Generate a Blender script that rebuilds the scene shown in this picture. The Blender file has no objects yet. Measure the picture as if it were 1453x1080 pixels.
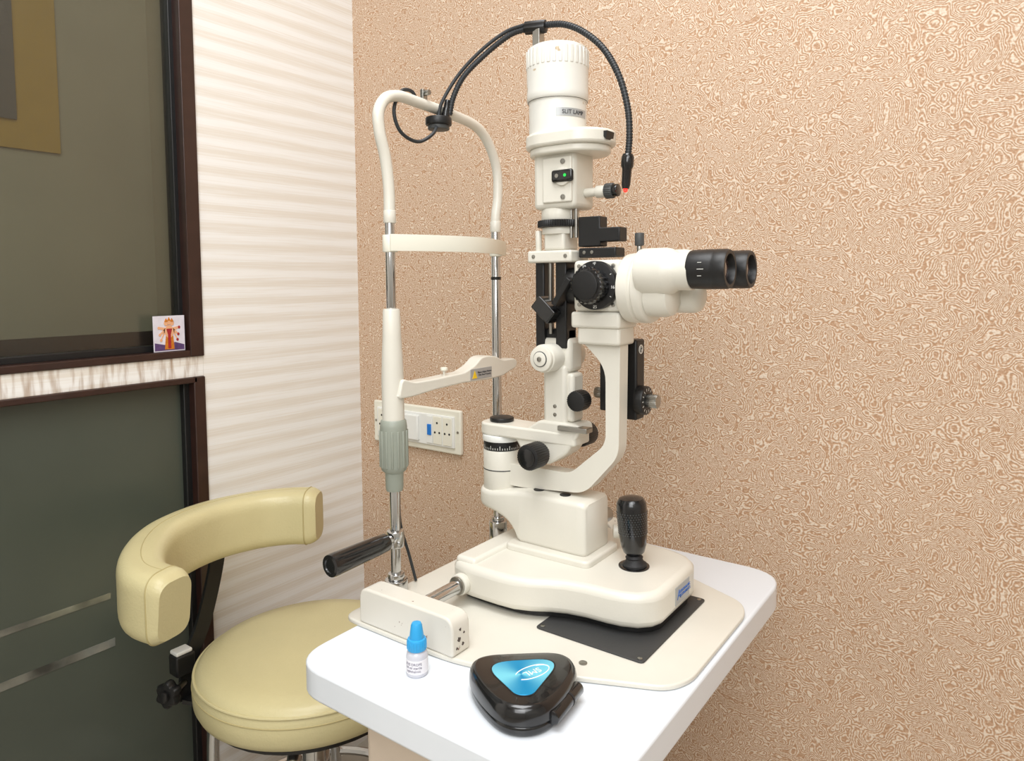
import bpy, bmesh, math, random
from mathutils import Vector, Matrix
random.seed(4)
sc=bpy.context.scene
try:
    sc.view_settings.view_transform='Standard'
except Exception: pass
def s2l(c):
    return tuple(((x/255)/12.92 if x/255<=0.04045 else ((x/255+0.055)/1.055)**2.4) for x in c)+(1,)
# ------------------------------------------------------------ materials
def mat(name,col,rough=.5,metal=0,spec=.5,var=0,vscale=30,bump=0,bscale=200,wear=None,coat=0,emit=0):
    m=bpy.data.materials.new(name); m.use_nodes=True; nt=m.node_tree; b=nt.nodes['Principled BSDF']
    c=s2l(col); b.inputs['Base Color'].default_value=c
    b.inputs['Roughness'].default_value=rough; b.inputs['Metallic'].default_value=metal
    b.inputs['Specular IOR Level'].default_value=spec
    b.inputs['Coat Weight'].default_value=coat
    if emit:
        b.inputs['Emission Color'].default_value=c; b.inputs['Emission Strength'].default_value=emit
    tc=nt.nodes.new('ShaderNodeTexCoord')
    last=None
    if var or wear:
        n=nt.nodes.new('ShaderNodeTexNoise'); n.inputs['Scale'].default_value=vscale; n.inputs['Detail'].default_value=4
        nt.links.new(tc.outputs['Object'],n.inputs['Vector'])
        r=nt.nodes.new('ShaderNodeValToRGB'); nt.links.new(n.outputs['Fac'],r.inputs['Fac'])
        r.color_ramp.elements[0].position=.3; r.color_ramp.elements[1].position=.7
        r.color_ramp.elements[0].color=tuple(x*(1-var) for x in c[:3])+(1,); r.color_ramp.elements[1].color=c
        last=r.outputs['Color']
        if wear:
            n2=nt.nodes.new('ShaderNodeTexNoise'); n2.inputs['Scale'].default_value=wear[1]; n2.inputs['Detail'].default_value=5
            nt.links.new(tc.outputs['Object'],n2.inputs['Vector'])
            r2=nt.nodes.new('ShaderNodeValToRGB'); nt.links.new(n2.outputs['Fac'],r2.inputs['Fac'])
            r2.color_ramp.elements[0].position=wear[2]; r2.color_ramp.elements[1].position=wear[2]+.02
            mx=nt.nodes.new('ShaderNodeMix'); mx.data_type='RGBA'
            nt.links.new(r2.outputs['Color'],mx.inputs[0]); nt.links.new(last,mx.inputs[6]); mx.inputs[7].default_value=s2l(wear[0])
            last=mx.outputs[2]
        nt.links.new(last,b.inputs['Base Color'])
    if bump:
        n=nt.nodes.new('ShaderNodeTexNoise'); n.inputs['Scale'].default_value=bscale; n.inputs['Detail'].default_value=3
        nt.links.new(tc.outputs['Object'],n.inputs['Vector'])
        bp=nt.nodes.new('ShaderNodeBump'); bp.inputs['Strength'].default_value=bump; bp.inputs['Distance'].default_value=.002
        nt.links.new(n.outputs['Fac'],bp.inputs['Height']); nt.links.new(bp.outputs['Normal'],b.inputs['Normal'])
    return m
CREAM=mat('cream_enamel',(225,221,209),.35,var=.05,vscale=12,bump=.05,bscale=300,coat=.15)
CREAMW=mat('cream_enamel_chipped',(225,220,208),.38,var=.05,vscale=12,wear=((110,62,42),90,.685))
CREAMT=mat('lamp_housing_worn',(230,228,220),.35,var=.06,vscale=25,wear=((190,170,140),45,.68))
IVORY=mat('ivory_plastic',(236,233,218),.4,var=.03)
WHITEP=mat('white_plastic',(236,237,233),.35,var=.02)
BLACK=mat('black_metal',(22,22,23),.42,var=.2,bump=.05)
BLACKG=mat('black_gloss_plastic',(16,16,18),.2,var=.1,coat=.4)
RUB=mat('black_rubber',(30,30,32),.6,bump=.2,bscale=600)
DGREY=mat('dark_grey_paint',(70,72,72),.5,var=.1)
CABLE=mat('cable_sheath',(44,47,50),.45,var=.1)
CHROME=mat('chrome',(205,205,205),.14,1,var=.05)
STEEL=mat('brushed_steel',(170,168,162),.3,1,var=.1)
GGREEN=mat('grey_green_plastic',(150,155,143),.45,var=.06)
TABLE=mat('white_laminate',(234,239,245),.28,var=.03,vscale=6,coat=.2)
PILLAR=mat('pillar_enamel',(222,205,186),.5,var=.05)
VINYL=mat('cream_vinyl',(210,199,152),.42,var=.07,vscale=9,bump=.25,bscale=260,coat=.1)
PIPING=mat('vinyl_seam',(184,170,122),.5,var=.05)
PAD=mat('dark_pad',(58,58,58),.5,var=.1,bump=.1,bscale=500)
WOODF=mat('dark_brown_frame',(54,32,26),.35,var=.3,vscale=30,coat=.2)
BLUEP=mat('blue_cap',(50,165,225),.35,var=.05)
TICK=mat('white_marking',(235,235,230),.5,var=.02)
INK=mat('black_ink',(45,45,48),.6,var=.02)
LABEL=mat('silver_label',(176,178,178),.4,.3,var=.05)
YELLOW=mat('yellow_label',(240,200,30),.5,var=.02)
BLUEL=mat('blue_label',(60,110,190),.5,var=.02)
SWB=mat('blue_switch',(20,120,210),.4,var=.02)
HOLE=mat('dark_hole',(20,18,18),.7,var=.02)
RED=mat('red_led',(255,50,40),.4,emit=2.0)
GREEN=mat('green_led',(40,200,80),.4,emit=.4)
FLOOR=mat('floor_tile',(196,188,174),.3,var=.08,vscale=5)
CEIL=mat('ceiling_paint',(238,238,236),.8,var=.02)
WALLP=mat('plain_wall_paint',(214,213,208),.8,var=.03)
OLIVE=mat('niche_reflection_paint',(178,174,156),.6,var=.18,vscale=3)  # olive-grey of the glass reflection, also used on the reveals
GOLDREFL=mat('gold_reflection_board',(190,156,72),.55,var=.08)
GREYREFL=mat('grey_reflection_board',(98,97,96),.8,var=.1,bump=.2)

def wallpaper_brown():
    m=bpy.data.materials.new('brown_squiggle_wallpaper'); m.use_nodes=True; nt=m.node_tree; N=nt.nodes; Lk=nt.links
    b=N['Principled BSDF']; tc=N.new('ShaderNodeTexCoord')
    n1=N.new('ShaderNodeTexNoise'); n1.inputs['Scale'].default_value=36; n1.inputs['Detail'].default_value=0.4; n1.inputs['Roughness'].default_value=.35
    Lk.new(tc.outputs['Object'],n1.inputs['Vector'])
    mu=N.new('ShaderNodeMath'); mu.operation='MULTIPLY'; mu.inputs[1].default_value=125; Lk.new(n1.outputs['Fac'],mu.inputs[0])
    n2=N.new('ShaderNodeTexNoise'); n2.inputs['Scale'].default_value=150; n2.inputs['Detail'].default_value=0
    Lk.new(tc.outputs['Object'],n2.inputs['Vector'])
    m2=N.new('ShaderNodeMath'); m2.operation='MULTIPLY_ADD'; m2.inputs[1].default_value=7; Lk.new(n2.outputs['Fac'],m2.inputs[0]); Lk.new(mu.outputs[0],m2.inputs[2])
    si=N.new('ShaderNodeMath'); si.operation='SINE'; Lk.new(m2.outputs[0],si.inputs[0])
    n3=N.new('ShaderNodeTexNoise'); n3.inputs['Scale'].default_value=300; n3.inputs['Detail'].default_value=1
    Lk.new(tc.outputs['Object'],n3.inputs['Vector'])
    m3=N.new('ShaderNodeMath'); m3.operation='MULTIPLY_ADD'; m3.inputs[1].default_value=4.5; m3.inputs[2].default_value=-2.25; Lk.new(n3.outputs['Fac'],m3.inputs[0])
    ad=N.new('ShaderNodeMath'); ad.operation='ADD'; Lk.new(si.outputs[0],ad.inputs[0]); Lk.new(m3.outputs[0],ad.inputs[1])
    r=N.new('ShaderNodeValToRGB'); e=r.color_ramp.elements
    mr=N.new('ShaderNodeMapRange'); mr.inputs[1].default_value=-1.5; mr.inputs[2].default_value=1.5; Lk.new(ad.outputs[0],mr.inputs[0]); Lk.new(mr.outputs[0],r.inputs['Fac'])
    e[0].position=.12; e[0].color=s2l((183,144,112)); e[1].position=.82; e[1].color=s2l((228,210,190))
    x=r.color_ramp.elements.new(.5); x.color=s2l((202,169,140))
    n4=N.new('ShaderNodeTexNoise'); n4.inputs['Scale'].default_value=3; Lk.new(tc.outputs['Object'],n4.inputs['Vector'])
    r4=N.new('ShaderNodeValToRGB'); r4.color_ramp.elements[0].color=(.94,.94,.94,1); r4.color_ramp.elements[1].color=(1.0,1.0,1.0,1); Lk.new(n4.outputs['Fac'],r4.inputs['Fac'])
    mx=N.new('ShaderNodeMix'); mx.data_type='RGBA'; mx.blend_type='MULTIPLY'; mx.inputs[0].default_value=1
    Lk.new(r.outputs['Color'],mx.inputs[6]); Lk.new(r4.outputs['Color'],mx.inputs[7]); Lk.new(mx.outputs[2],b.inputs['Base Color'])
    bp=N.new('ShaderNodeBump'); bp.inputs['Strength'].default_value=.3; bp.inputs['Distance'].default_value=.0008; Lk.new(ad.outputs[0],bp.inputs['Height']); Lk.new(bp.outputs['Normal'],b.inputs['Normal'])
    b.inputs['Roughness'].default_value=.5; b.inputs['Specular IOR Level'].default_value=.35
    return m
def wallpaper_stripes(worn=False):
    m=bpy.data.materials.new('striped_wallpaper'+('_worn' if worn else '')); m.use_nodes=True; nt=m.node_tree; N=nt.nodes; Lk=nt.links
    b=N['Principled BSDF']; tc=N.new('ShaderNodeTexCoord')
    sp=N.new('ShaderNodeSeparateXYZ'); Lk.new(tc.outputs['Object'],sp.inputs[0])
    mp=N.new('ShaderNodeMapping'); mp.inputs['Scale'].default_value=(2,4,230); Lk.new(tc.outputs['Object'],mp.inputs['Vector'])
    nf=N.new('ShaderNodeTexNoise'); nf.inputs['Scale'].default_value=1.5; nf.inputs['Detail'].default_value=5; Lk.new(mp.outputs[0],nf.inputs['Vector'])
    mu=N.new('ShaderNodeMath'); mu.operation='MULTIPLY'; mu.inputs[1].default_value=2*math.pi/(.040); Lk.new(sp.outputs['Z'],mu.inputs[0])
    si=N.new('ShaderNodeMath'); si.operation='SINE'; Lk.new(mu.outputs[0],si.inputs[0])
    ma=N.new('ShaderNodeMath'); ma.operation='MULTIPLY_ADD'; ma.inputs[1].default_value=5; ma.inputs[2].default_value=-2.5; Lk.new(nf.outputs['Fac'],ma.inputs[0])
    ad=N.new('ShaderNodeMath'); ad.operation='ADD'; Lk.new(si.outputs[0],ad.inputs[0]); Lk.new(ma.outputs[0],ad.inputs[1])
    mr=N.new('ShaderNodeMapRange'); mr.inputs[1].default_value=-1.8; mr.inputs[2].default_value=1.8; Lk.new(ad.outputs[0],mr.inputs[0])
    r=N.new('ShaderNodeValToRGB'); e=r.color_ramp.elements; Lk.new(mr.outputs[0],r.inputs['Fac'])
    e[0].position=.2; e[0].color=s2l((229,223,213)); e[1].position=.75; e[1].color=s2l((242,241,238))
    last=r.outputs['Color']
    if worn:
        mp2=N.new('ShaderNodeMapping'); mp2.inputs['Scale'].default_value=(2,60,8); Lk.new(tc.outputs['Object'],mp2.inputs['Vector'])
        n=N.new('ShaderNodeTexNoise'); n.inputs['Scale'].default_value=1.5; n.inputs['Detail'].default_value=4; Lk.new(mp2.outputs[0],n.inputs['Vector'])
        rr=N.new('ShaderNodeValToRGB'); Lk.new(n.outputs['Fac'],rr.inputs['Fac']); rr.color_ramp.elements[0].position=.46; rr.color_ramp.elements[1].position=.75
        mx=N.new('ShaderNodeMix'); mx.data_type='RGBA'; Lk.new(rr.outputs['Color'],mx.inputs[0]); Lk.new(last,mx.inputs[6]); mx.inputs[7].default_value=s2l((165,138,112)); last=mx.outputs[2]
    Lk.new(last,b.inputs['Base Color'])
    b.inputs['Roughness'].default_value=.5; b.inputs['Specular IOR Level'].default_value=.35
    return m
WP_B=wallpaper_brown(); WP_S=wallpaper_stripes(); WP_SW=wallpaper_stripes(True)
def glassmat(name,tint,gl=.12,rough=.02):
    m=bpy.data.materials.new(name); m.use_nodes=True; nt=m.node_tree; N=nt.nodes
    N.remove(N['Principled BSDF']); o=N['Material Output']
    t=N.new('ShaderNodeBsdfTransparent'); t.inputs[0].default_value=s2l(tint)
    g=N.new('ShaderNodeBsdfGlossy'); g.inputs['Roughness'].default_value=rough; g.inputs['Color'].default_value=(.9,.9,.88,1)
    mx=N.new('ShaderNodeMixShader'); mx.inputs[0].default_value=gl
    nt.links.new(t.outputs[0],mx.inputs[1]); nt.links.new(g.outputs[0],mx.inputs[2]); nt.links.new(mx.outputs[0],o.inputs[0])
    return m
PANE=glassmat('window_glass',(220,221,216),.07,.3)
FROST=mat('frosted_dark_glass',(78,84,74),.33,var=.35,vscale=2.0,spec=.7)
CLEARS=mat('clear_glass_strip',(190,192,180),.12,.6,var=.8,vscale=11)
LENS=mat('coated_lens',(70,45,40),.05,.0,spec=1,coat=1,var=.05)
# ------------------------------------------------------------ geometry helpers
class Grp:
    def __init__(s,name,loc=(0,0,0),parent=None):
        s.o=bpy.data.objects.new(name,None); s.loc=Vector(loc); s.o.location=s.loc-(parent.loc if parent else Vector((0,0,0))); s.o.empty_display_size=.05; sc.collection.objects.link(s.o)
        if parent: s.o.parent=parent.o
def fin(name,me,m,g,smooth=True,bev=0,seg=3,ang=35):
    o=bpy.data.objects.new(name,me); sc.collection.objects.link(o)
    if m is not None and len(me.materials)==0: me.materials.append(m)
    if g: o.parent=g.o; o.location=-g.loc
    if smooth:
        for p in me.polygons: p.use_smooth=True
    if bev:
        b=o.modifiers.new('bevel','BEVEL'); b.width=bev; b.segments=seg; b.limit_method='ANGLE'; b.angle_limit=math.radians(ang); b.harden_normals=False
    if smooth:
        try:
            me.set_sharp_from_angle(angle=math.radians(40))
        except Exception: pass
    return o
def frame(d):
    d=Vector(d).normalized(); a=Vector((0,0,1)) if abs(d.z)<.9 else Vector((0,1,0))
    u=a.cross(d).normalized(); v=d.cross(u); return u,v,d
def lathe(name,p0,axis,prof,m,g,seg=48,bev=0,rib=None):
    u,v,d=frame(axis); p0=Vector(p0); bm=bmesh.new(); rings=[]
    for r,t in prof:
        if r<=1e-6: rings.append([bm.verts.new(p0+d*t)]); continue
        ring=[]
        for i in range(seg):
            a=2*math.pi*i/seg; rr=r
            if rib: rr=r*(1-rib[1]*(.5+.5*math.cos(a*rib[0])))
            ring.append(bm.verts.new(p0+d*t+u*rr*math.cos(a)+v*rr*math.sin(a)))
        rings.append(ring)
    for a,b in zip(rings[:-1],rings[1:]):
        if len(a)==1 and len(b)==1: continue
        for i in range(seg):
            j=(i+1)%seg
            if len(a)==1: bm.faces.new((a[0],b[j],b[i]))
            elif len(b)==1: bm.faces.new((a[i],a[j],b[0]))
            else: bm.faces.new((a[i],a[j],b[j],b[i]))
    for k in (0,-1):
        if len(rings[k])>1: bm.faces.new(rings[k])
    bmesh.ops.recalc_face_normals(bm,faces=bm.faces)
    me=bpy.data.meshes.new(name); bm.to_mesh(me); bm.free()
    return fin(name,me,m,g,True,bev)
def cyl(name,p0,p1,r,m,g,bev=.0012,seg=40,r2=None,rib=None):
    p0=Vector(p0);p1=Vector(p1);L=(p1-p0).length; r2=r if r2 is None else r2
    b=min(bev,L*.3,r*.3,r2*.3)
    return lathe(name,p0,p1-p0,[(r-b,0),(r-b*.3,b*.3),(r,b),(r2,L-b),(r2-b*.3,L-b*.3),(r2-b,L)] if b>0 else [(r,0),(r2,L)],m,g,seg,0,rib)
def box(name,a,b,m,g,bev=.002,seg=3,smooth=True):
    a=Vector(a);b=Vector(b); bm=bmesh.new(); bmesh.ops.create_cube(bm,size=1)
    for v in bm.verts: v.co=Vector(((a.x+b.x)/2+v.co.x*(b.x-a.x),(a.y+b.y)/2+v.co.y*(b.y-a.y),(a.z+b.z)/2+v.co.z*(b.z-a.z)))
    me=bpy.data.meshes.new(name); bm.to_mesh(me); bm.free()
    return fin(name,me,m,g,smooth,bev,seg)
def rounded(pts,r,n=6):
    out=[];k=len(pts)
    for i in range(k):
        p=Vector(pts[i]);a=Vector(pts[i-1]);c=Vector(pts[(i+1)%k]); rr=r[i] if isinstance(r,(list,tuple)) else r
        if rr<=0: out.append(tuple(p)); continue
        da=(a-p);dc=(c-p); t=min(rr,da.length*.48,dc.length*.48)
        s=p+da.normalized()*t; e=p+dc.normalized()*t
        for j in range(n+1):
            q=j/n; out.append(tuple(s*(1-q)**2+p*2*q*(1-q)+e*q*q))
    return out
def prism(name,pts,axis,a,b,m,g,bev=.002,seg=3,ang=35):
    bm=bmesh.new()
    def P(p,t):
        if axis=='z': return (p[0],p[1],t)
        if axis=='y': return (p[0],t,p[1])
        return (t,p[0],p[1])
    A=[bm.verts.new(P(p,a)) for p in pts]; B=[bm.verts.new(P(p,b)) for p in pts]
    bm.faces.new(A); bm.faces.new(B)
    for i in range(len(pts)):
        j=(i+1)%len(pts); bm.faces.new((A[i],A[j],B[j],B[i]))
    bmesh.ops.recalc_face_normals(bm,faces=bm.faces)
    me=bpy.data.meshes.new(name); bm.to_mesh(me); bm.free()
    return fin(name,me,m,g,True,bev,seg,ang)
def loft(name,rings_,m,g,caps=True):
    bm=bmesh.new(); R_=[[bm.verts.new(p) for p in r] for r in rings_]
    for A,B in zip(R_[:-1],R_[1:]):
        n=len(A)
        for i in range(n):
            j=(i+1)%n; bm.faces.new((A[i],A[j],B[j],B[i]))
    if caps: bm.faces.new(R_[0]); bm.faces.new(R_[-1])
    bmesh.ops.recalc_face_normals(bm,faces=bm.faces)
    me=bpy.data.meshes.new(name); bm.to_mesh(me); bm.free(); return fin(name,me,m,g,True)
def catmull(pts,n=10):
    P=[Vector(p) for p in pts]; P=[P[0]*2-P[1]]+P+[P[-1]*2-P[-2]]; out=[]
    for i in range(1,len(P)-2):
        for k in range(n):
            t=k/n; a,b,c,d=P[i-1],P[i],P[i+1],P[i+2]
            out.append(.5*((2*b)+(-a+c)*t+(2*a-5*b+4*c-d)*t*t+(-a+3*b-3*c+d)*t**3))
    out.append(P[-2]); return out
def sweep(name,pts,section,m,g,n=10,closed_ends=True,up=(0,0,1),scales=None,raw=False):
    C=pts if raw else catmull(pts,n); C=[Vector(c) for c in C]; bm=bmesh.new(); rings=[]; up=Vector(up); side_prev=None
    for i,c in enumerate(C):
        t=(C[min(i+1,len(C)-1)]-C[max(i-1,0)]).normalized()
        s=t.cross(up)
        if s.length<1e-3: s=side_prev if side_prev else Vector((1,0,0))
        s.normalize(); 
        if side_prev and s.dot(side_prev)<0: s=-s
        side_prev=s; w=s.cross(t).normalized()
        k=1 if scales is None else scales(i/(len(C)-1))
        rings.append([bm.verts.new(c+s*a*k+w*b*k) for a,b in section])
    for A,B in zip(rings[:-1],rings[1:]):
        for i in range(len(section)):
            j=(i+1)%len(section); bm.faces.new((A[i],A[j],B[j],B[i]))
    if closed_ends: bm.faces.new(rings[0]); bm.faces.new(rings[-1])
    bmesh.ops.recalc_face_normals(bm,faces=bm.faces)
    me=bpy.data.meshes.new(name); bm.to_mesh(me); bm.free()
    return fin(name,me,m,g,True)
def tube(name,pts,r,m,g,n=12):
    cu=bpy.data.curves.new(name,'CURVE'); cu.dimensions='3D'; sp=cu.splines.new('POLY'); P=catmull(pts,n)
    sp.points.add(len(P)-1)
    for q,p in zip(sp.points,P): q.co=(p.x,p.y,p.z,1)
    cu.bevel_depth=r; cu.bevel_resolution=5; cu.use_fill_caps=True
    o=bpy.data.objects.new(name+'_c',cu); sc.collection.objects.link(o); dg=bpy.context.evaluated_depsgraph_get()
    me=bpy.data.meshes.new_from_object(o.evaluated_get(dg)); bpy.data.objects.remove(o); me.name=name
    me.materials.clear()
    return fin(name,me,m,g,True)
def text(name,s,size,m,g,M,ext=.0002,wrap=None):
    cu=bpy.data.curves.new(name,'FONT'); cu.body=s; cu.size=size; cu.extrude=ext; cu.align_x='CENTER'; cu.align_y='CENTER'
    o=bpy.data.objects.new(name+'_c',cu); sc.collection.objects.link(o); dg=bpy.context.evaluated_depsgraph_get()
    me=bpy.data.meshes.new_from_object(o.evaluated_get(dg)); bpy.data.objects.remove(o); me.materials.clear()
    for v in me.vertices: v.co=wrap(v.co) if wrap else M@v.co
    return fin(name,me,m,g,False)
def basis(o,x,y):
    x=Vector(x).normalized();y=Vector(y).normalized();z=x.cross(y)
    return Matrix(((x.x,y.x,z.x,o[0]),(x.y,y.y,z.y,o[1]),(x.z,y.z,z.z,o[2]),(0,0,0,1)))
# ------------------------------------------------------------ room
XW=-1.397; YW=1.25; XR=1.9; YB=-2.0; ZC=2.7
box('floor',(XW-.6,YB-.1,-.05),(XR+.1,YW+.1,0),FLOOR,None,0)
box('ceiling',(XW-.6,YB-.1,ZC),(XR+.1,YW+.1,ZC+.05),CEIL,None,0)
box('wall_back',(XW,YW,0),(XR+.1,YW+.1,ZC),WP_B,None,0)
box('wall_right',(XR,YB,0),(XR+.1,YW,ZC),WALLP,None,0)
box('wall_front',(XW-.6,YB-.1,0),(XR+.1,YB,ZC),WALLP,None,0)
gl=Grp('wall_left',(XW,.8,0))
box('striped_panel',(XW-.04,.817,0),(XW,YW,ZC),WP_S,gl,0)
box('mid_band',(XW-.04,-.2,1.036),(XW,.817,1.079),WP_SW,gl,.001)
box('over_window',(XW-.04,-.2,2.25),(XW,.817,ZC),WP_S,gl,0)
box('striped_panel_far',(XW-.04,YB,0),(XW,-.2,ZC),WP_S,gl,0)
gn=Grp('window_niche',(XW-.1,.5,1.08))
box('niche_reflection_back',(XW-.17,-.2,1.04),(XW-.153,.83,2.25),OLIVE,gn,0)  # wall added behind the pane, carries the olive tone of its reflection
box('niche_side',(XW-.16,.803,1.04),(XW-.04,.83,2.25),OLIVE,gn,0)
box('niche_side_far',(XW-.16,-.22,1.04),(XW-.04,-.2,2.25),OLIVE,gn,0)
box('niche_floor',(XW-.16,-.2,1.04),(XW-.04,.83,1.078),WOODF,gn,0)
box('sill_reflection_strip',(XW-.153,-.2,1.078),(XW-.147,.803,1.128),WOODF,gn,.001)  # brown strip added for the sill's reflection in the glass
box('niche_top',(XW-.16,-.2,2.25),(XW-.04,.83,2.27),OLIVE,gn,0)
box('gold_reflection_board',(XW-.152,.05,1.488),(XW-.148,.6215,2.2),GOLDREFL,gn,.0005)  # added board, stands in for the gold shape reflected in the pane
box('grey_reflection_board',(XW-.147,.05,1.541),(XW-.143,.547,2.2),GREYREFL,gn,.0005)  # added board for the dark grey shape mirrored in the glass
gw=Grp('window_1',(XW,.5,1.08))
box('jamb',(XW-.045,.787,1.079),(XW+.006,.817,2.25),WOODF,gw,.002)
box('jamb_inner',(XW-.05,.778,1.10),(XW-.02,.789,2.25),BLACK,gw,.002)
box('bottom_rail',(XW-.045,-.2,1.079),(XW+.004,.79,1.093),WOODF,gw,.002)
box('bottom_bead',(XW-.045,-.2,1.092),(XW-.022,.79,1.106),BLACK,gw,.002)
box('top_rail',(XW-.045,-.2,2.23),(XW+.004,.79,2.25),WOODF,gw,.002)
box('pane',(XW-.036,-.2,1.10),(XW-.032,.79,2.24),PANE,gw,0)
gd=Grp('door_1',(XW,.5,0))
box('jamb',(XW-.045,.792,0),(XW+.006,.817,1.036),WOODF,gd,.002)
box('jamb_inner',(XW-.05,.780,.0),(XW-.015,.794,1.025),BLACK,gd,.002)
box('head_rail',(XW-.045,-.2,1.024),(XW+.006,.80,1.036),WOODF,gd,.002)
box('frosted_pane',(XW-.036,-.2,0),(XW-.03,.79,1.03),FROST,gd,0)
box('clear_strip_upper',(XW-.031,-.2,.617),(XW-.029,.625,.629),CLEARS,gd,0)
box('clear_strip_lower',(XW-.031,-.2,.520),(XW-.029,.63,.536),CLEARS,gd,0)
gc=Grp('deity_picture_card',(XW-.01,.748,1.094))
cx=XW-.004
CARD=mat('card_print',(226,222,232),.35,var=.15,vscale=60); SK=mat('card_skin',(226,170,130),.5); OR=mat('card_orange',(214,128,34),.5,var=.3,vscale=200); RD=mat('card_red',(170,36,44),.5,var=.2,vscale=200); VI=mat('card_violet',(96,70,120),.5,var=.4,vscale=150)
box('card',(cx-.002,.716,1.0935),(cx,.781,1.166),CARD,gc,.0004)
def flat(name,pts,m,dx=.0004): prism(name,pts,'x',cx,cx+dx,m,gc,0)
def ell(y,z,a,b,n=20): return [(y+a*math.cos(2*math.pi*i/n),z+b*math.sin(2*math.pi*i/n)) for i in range(n)]
flat('ground',[(.718,1.096),(.779,1.096),(.779,1.106),(.76,1.112),(.74,1.107),(.718,1.112)],VI)
flat('skirt',[(.738,1.098),(.758,1.098),(.756,1.125),(.741,1.125)],OR,.0008)
flat('sash',[(.745,1.1),(.751,1.1),(.751,1.13),(.745,1.13)],RD,.0011)
flat('torso',ell(.748,1.134,.009,.013),SK,.0009)
flat('garland',[(.742,1.14),(.754,1.14),(.748,1.116)],RD,.0012)
for i,(y,z) in enumerate([(.748,1.153),(.742,1.151),(.754,1.151)]):
    flat(f'head_{i}',ell(y,z,.0042,.005),SK,.001+.0003*(i==0)); flat(f'crown_{i}',[(y-.0035,z+.003),(y+.0035,z+.003),(y,z+.010)],OR,.0016)
for i,(y,z) in enumerate([(.727,1.142),(.769,1.142),(.729,1.128),(.767,1.128),(.731,1.117),(.765,1.117)]):
    s=1 if y>.748 else -1
    flat(f'arm_{i}',[(.748+s*.007,1.142),(y,z+.0025),(y,z-.0015),(.748+s*.007,1.134)],SK,.0006)
    flat(f'hand_{i}',ell(y,z,.0025,.003),RD if i%2 else SK,.0008)
# ------------------------------------------------------------ wall socket plate
gs=Grp('electrical_switch_plate',(-1.19,1.25,.878))
box('outer_plate',(-1.335,1.238,.826),(-1.046,1.2498,.931),IVORY,gs,.004)
box('inner_plate',(-1.318,1.233,.841),(-1.062,1.239,.916),WHITEP,gs,.002)
for i in range(8):
    x0=-1.314+i*.031
    if i in(3,4):
        if i==3: box('rocker_switch',(x0+.004,1.225,.848),(x0+.05,1.234,.91),WHITEP,gs,.003)
    elif i==5: 
        box('module_5',(x0+.012,1.231,.846),(x0+.031,1.2335,.912),WHITEP,gs,.001)
        box('blue_switch',(x0+.016,1.2285,.866),(x0+.028,1.2315,.892),SWB,gs,.001)
    else:
        box(f'module_{i}',(x0+.002,1.231,.846),(x0+.029,1.2335,.912),IVORY,gs,.001)
        for k,(a,b) in enumerate([(.0,.015),(-.007,-.008),(.007,-.008),(-.005,-.022),(.006,-.022)][:5 if i<3 else 3]):
            cyl(f'hole_{i}_{k}',(x0+.0155+a,1.2312,.882+b),(x0+.0155+a,1.2305,.882+b),.0026,HOLE,gs,0,12)
for x in(-1.326,-1.054): cyl('screw',(x,1.239,.88),(x,1.2365,.88),.003,STEEL,gs,0,12)
# ------------------------------------------------------------ table
gt=Grp('instrument_table',(-.49,.8,0))
to=rounded([(-.698,.506),(-.28,.506),(-.28,1.095),(-.698,1.095)],[.05,.06,.06,.05],8)
prism('table_top',to,'z',.742,.78,TABLE,gt,.004,4)
box('pillar',(-.665,.59,.05),(-.47,1.0,.742),PILLAR,gt,.01)
box('foot_bar',(-.675,.52,.0),(-.40,1.06,.05),PILLAR,gt,.012)
# ------------------------------------------------------------ SLIT LAMP
g=Grp('slit_lamp',(-.52,.855,.78))
YC=.855
pl=rounded([(-.722,.607),(-.515,.607),(-.30,.70),(-.285,.73),(-.285,.92),(-.30,.95),(-.515,1.043),(-.722,1.043)],[.02,.05,.03,.03,.03,.03,.05,.02],6)
prism('base_plate',pl,'z',.7805,.787,CREAM,g,.002,3)
pd=rounded([(-.492,.725),(-.342,.725),(-.342,.925),(-.492,.925)],.006,3)
prism('pad',pd,'z',.787,.789,PAD,g,.0006,2)
for i,(x,y) in enumerate([(-.485,.732),(-.349,.732),(-.349,.918),(-.485,.918)]): cyl(f'pad_screw_{i}',(x,y,.789),(x,y,.7898),.003,STEEL,g,.0003,16)
cyl('plate_screw',(-.40,.688,.787),(-.40,.688,.7882),.005,STEEL,g,.0004,20); cyl('plate_screw_1',(-.545,.64,.787),(-.545,.64,.7882),.004,STEEL,g,.0004,20)
for nm,y0,y1 in(('rail_cover_near',.608,.640),('rail_cover_far',1.008,1.042)):
    prism(nm,rounded([(-.69,.787),(-.530,.787),(-.530,.834),(-.69,.834)],[.004,.004,.016,.016],5),'y',y0,y1,CREAMW,g,.009,5)
# chipped paint on the cover's end
for i,(y,z,s) in enumerate([(.620,.806,.0028),(.627,.798,.0020),(.616,.796,.0016),(.629,.811,.0014),(.622,.817,.0018)]):
    pts=[(y+s*(1+.35*math.sin(q*2.7+i))*math.cos(2*math.pi*q/9),z+s*(1+.35*math.cos(q*1.9+i))*math.sin(2*math.pi*q/9)) for q in range(9)]
    prism(f'cover_paint_chip_{i}',pts,'x',-.5302,-.5296,WOODF,g,0)
cyl('rail_rod',(-.613,.63,.815),(-.613,1.01,.815),.0092,CHROME,g)
half=[(-.637,0.117),(-.628,.126),(-.60,.129),(-.555,.129),(-.53,.127),(-.508,.119),(-.485,.106),(-.465,.098),(-.44,.093),(-.41,.091),(-.392,.088),(-.372,.08),(-.358,.066),(-.352,.05)]
out=[(x,YC-h) for x,h in half]+[(x,YC+h) for x,h in reversed(half)]
prism('carriage',out,'z',.797,.842,CREAM,g,.010,5,50)
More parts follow.
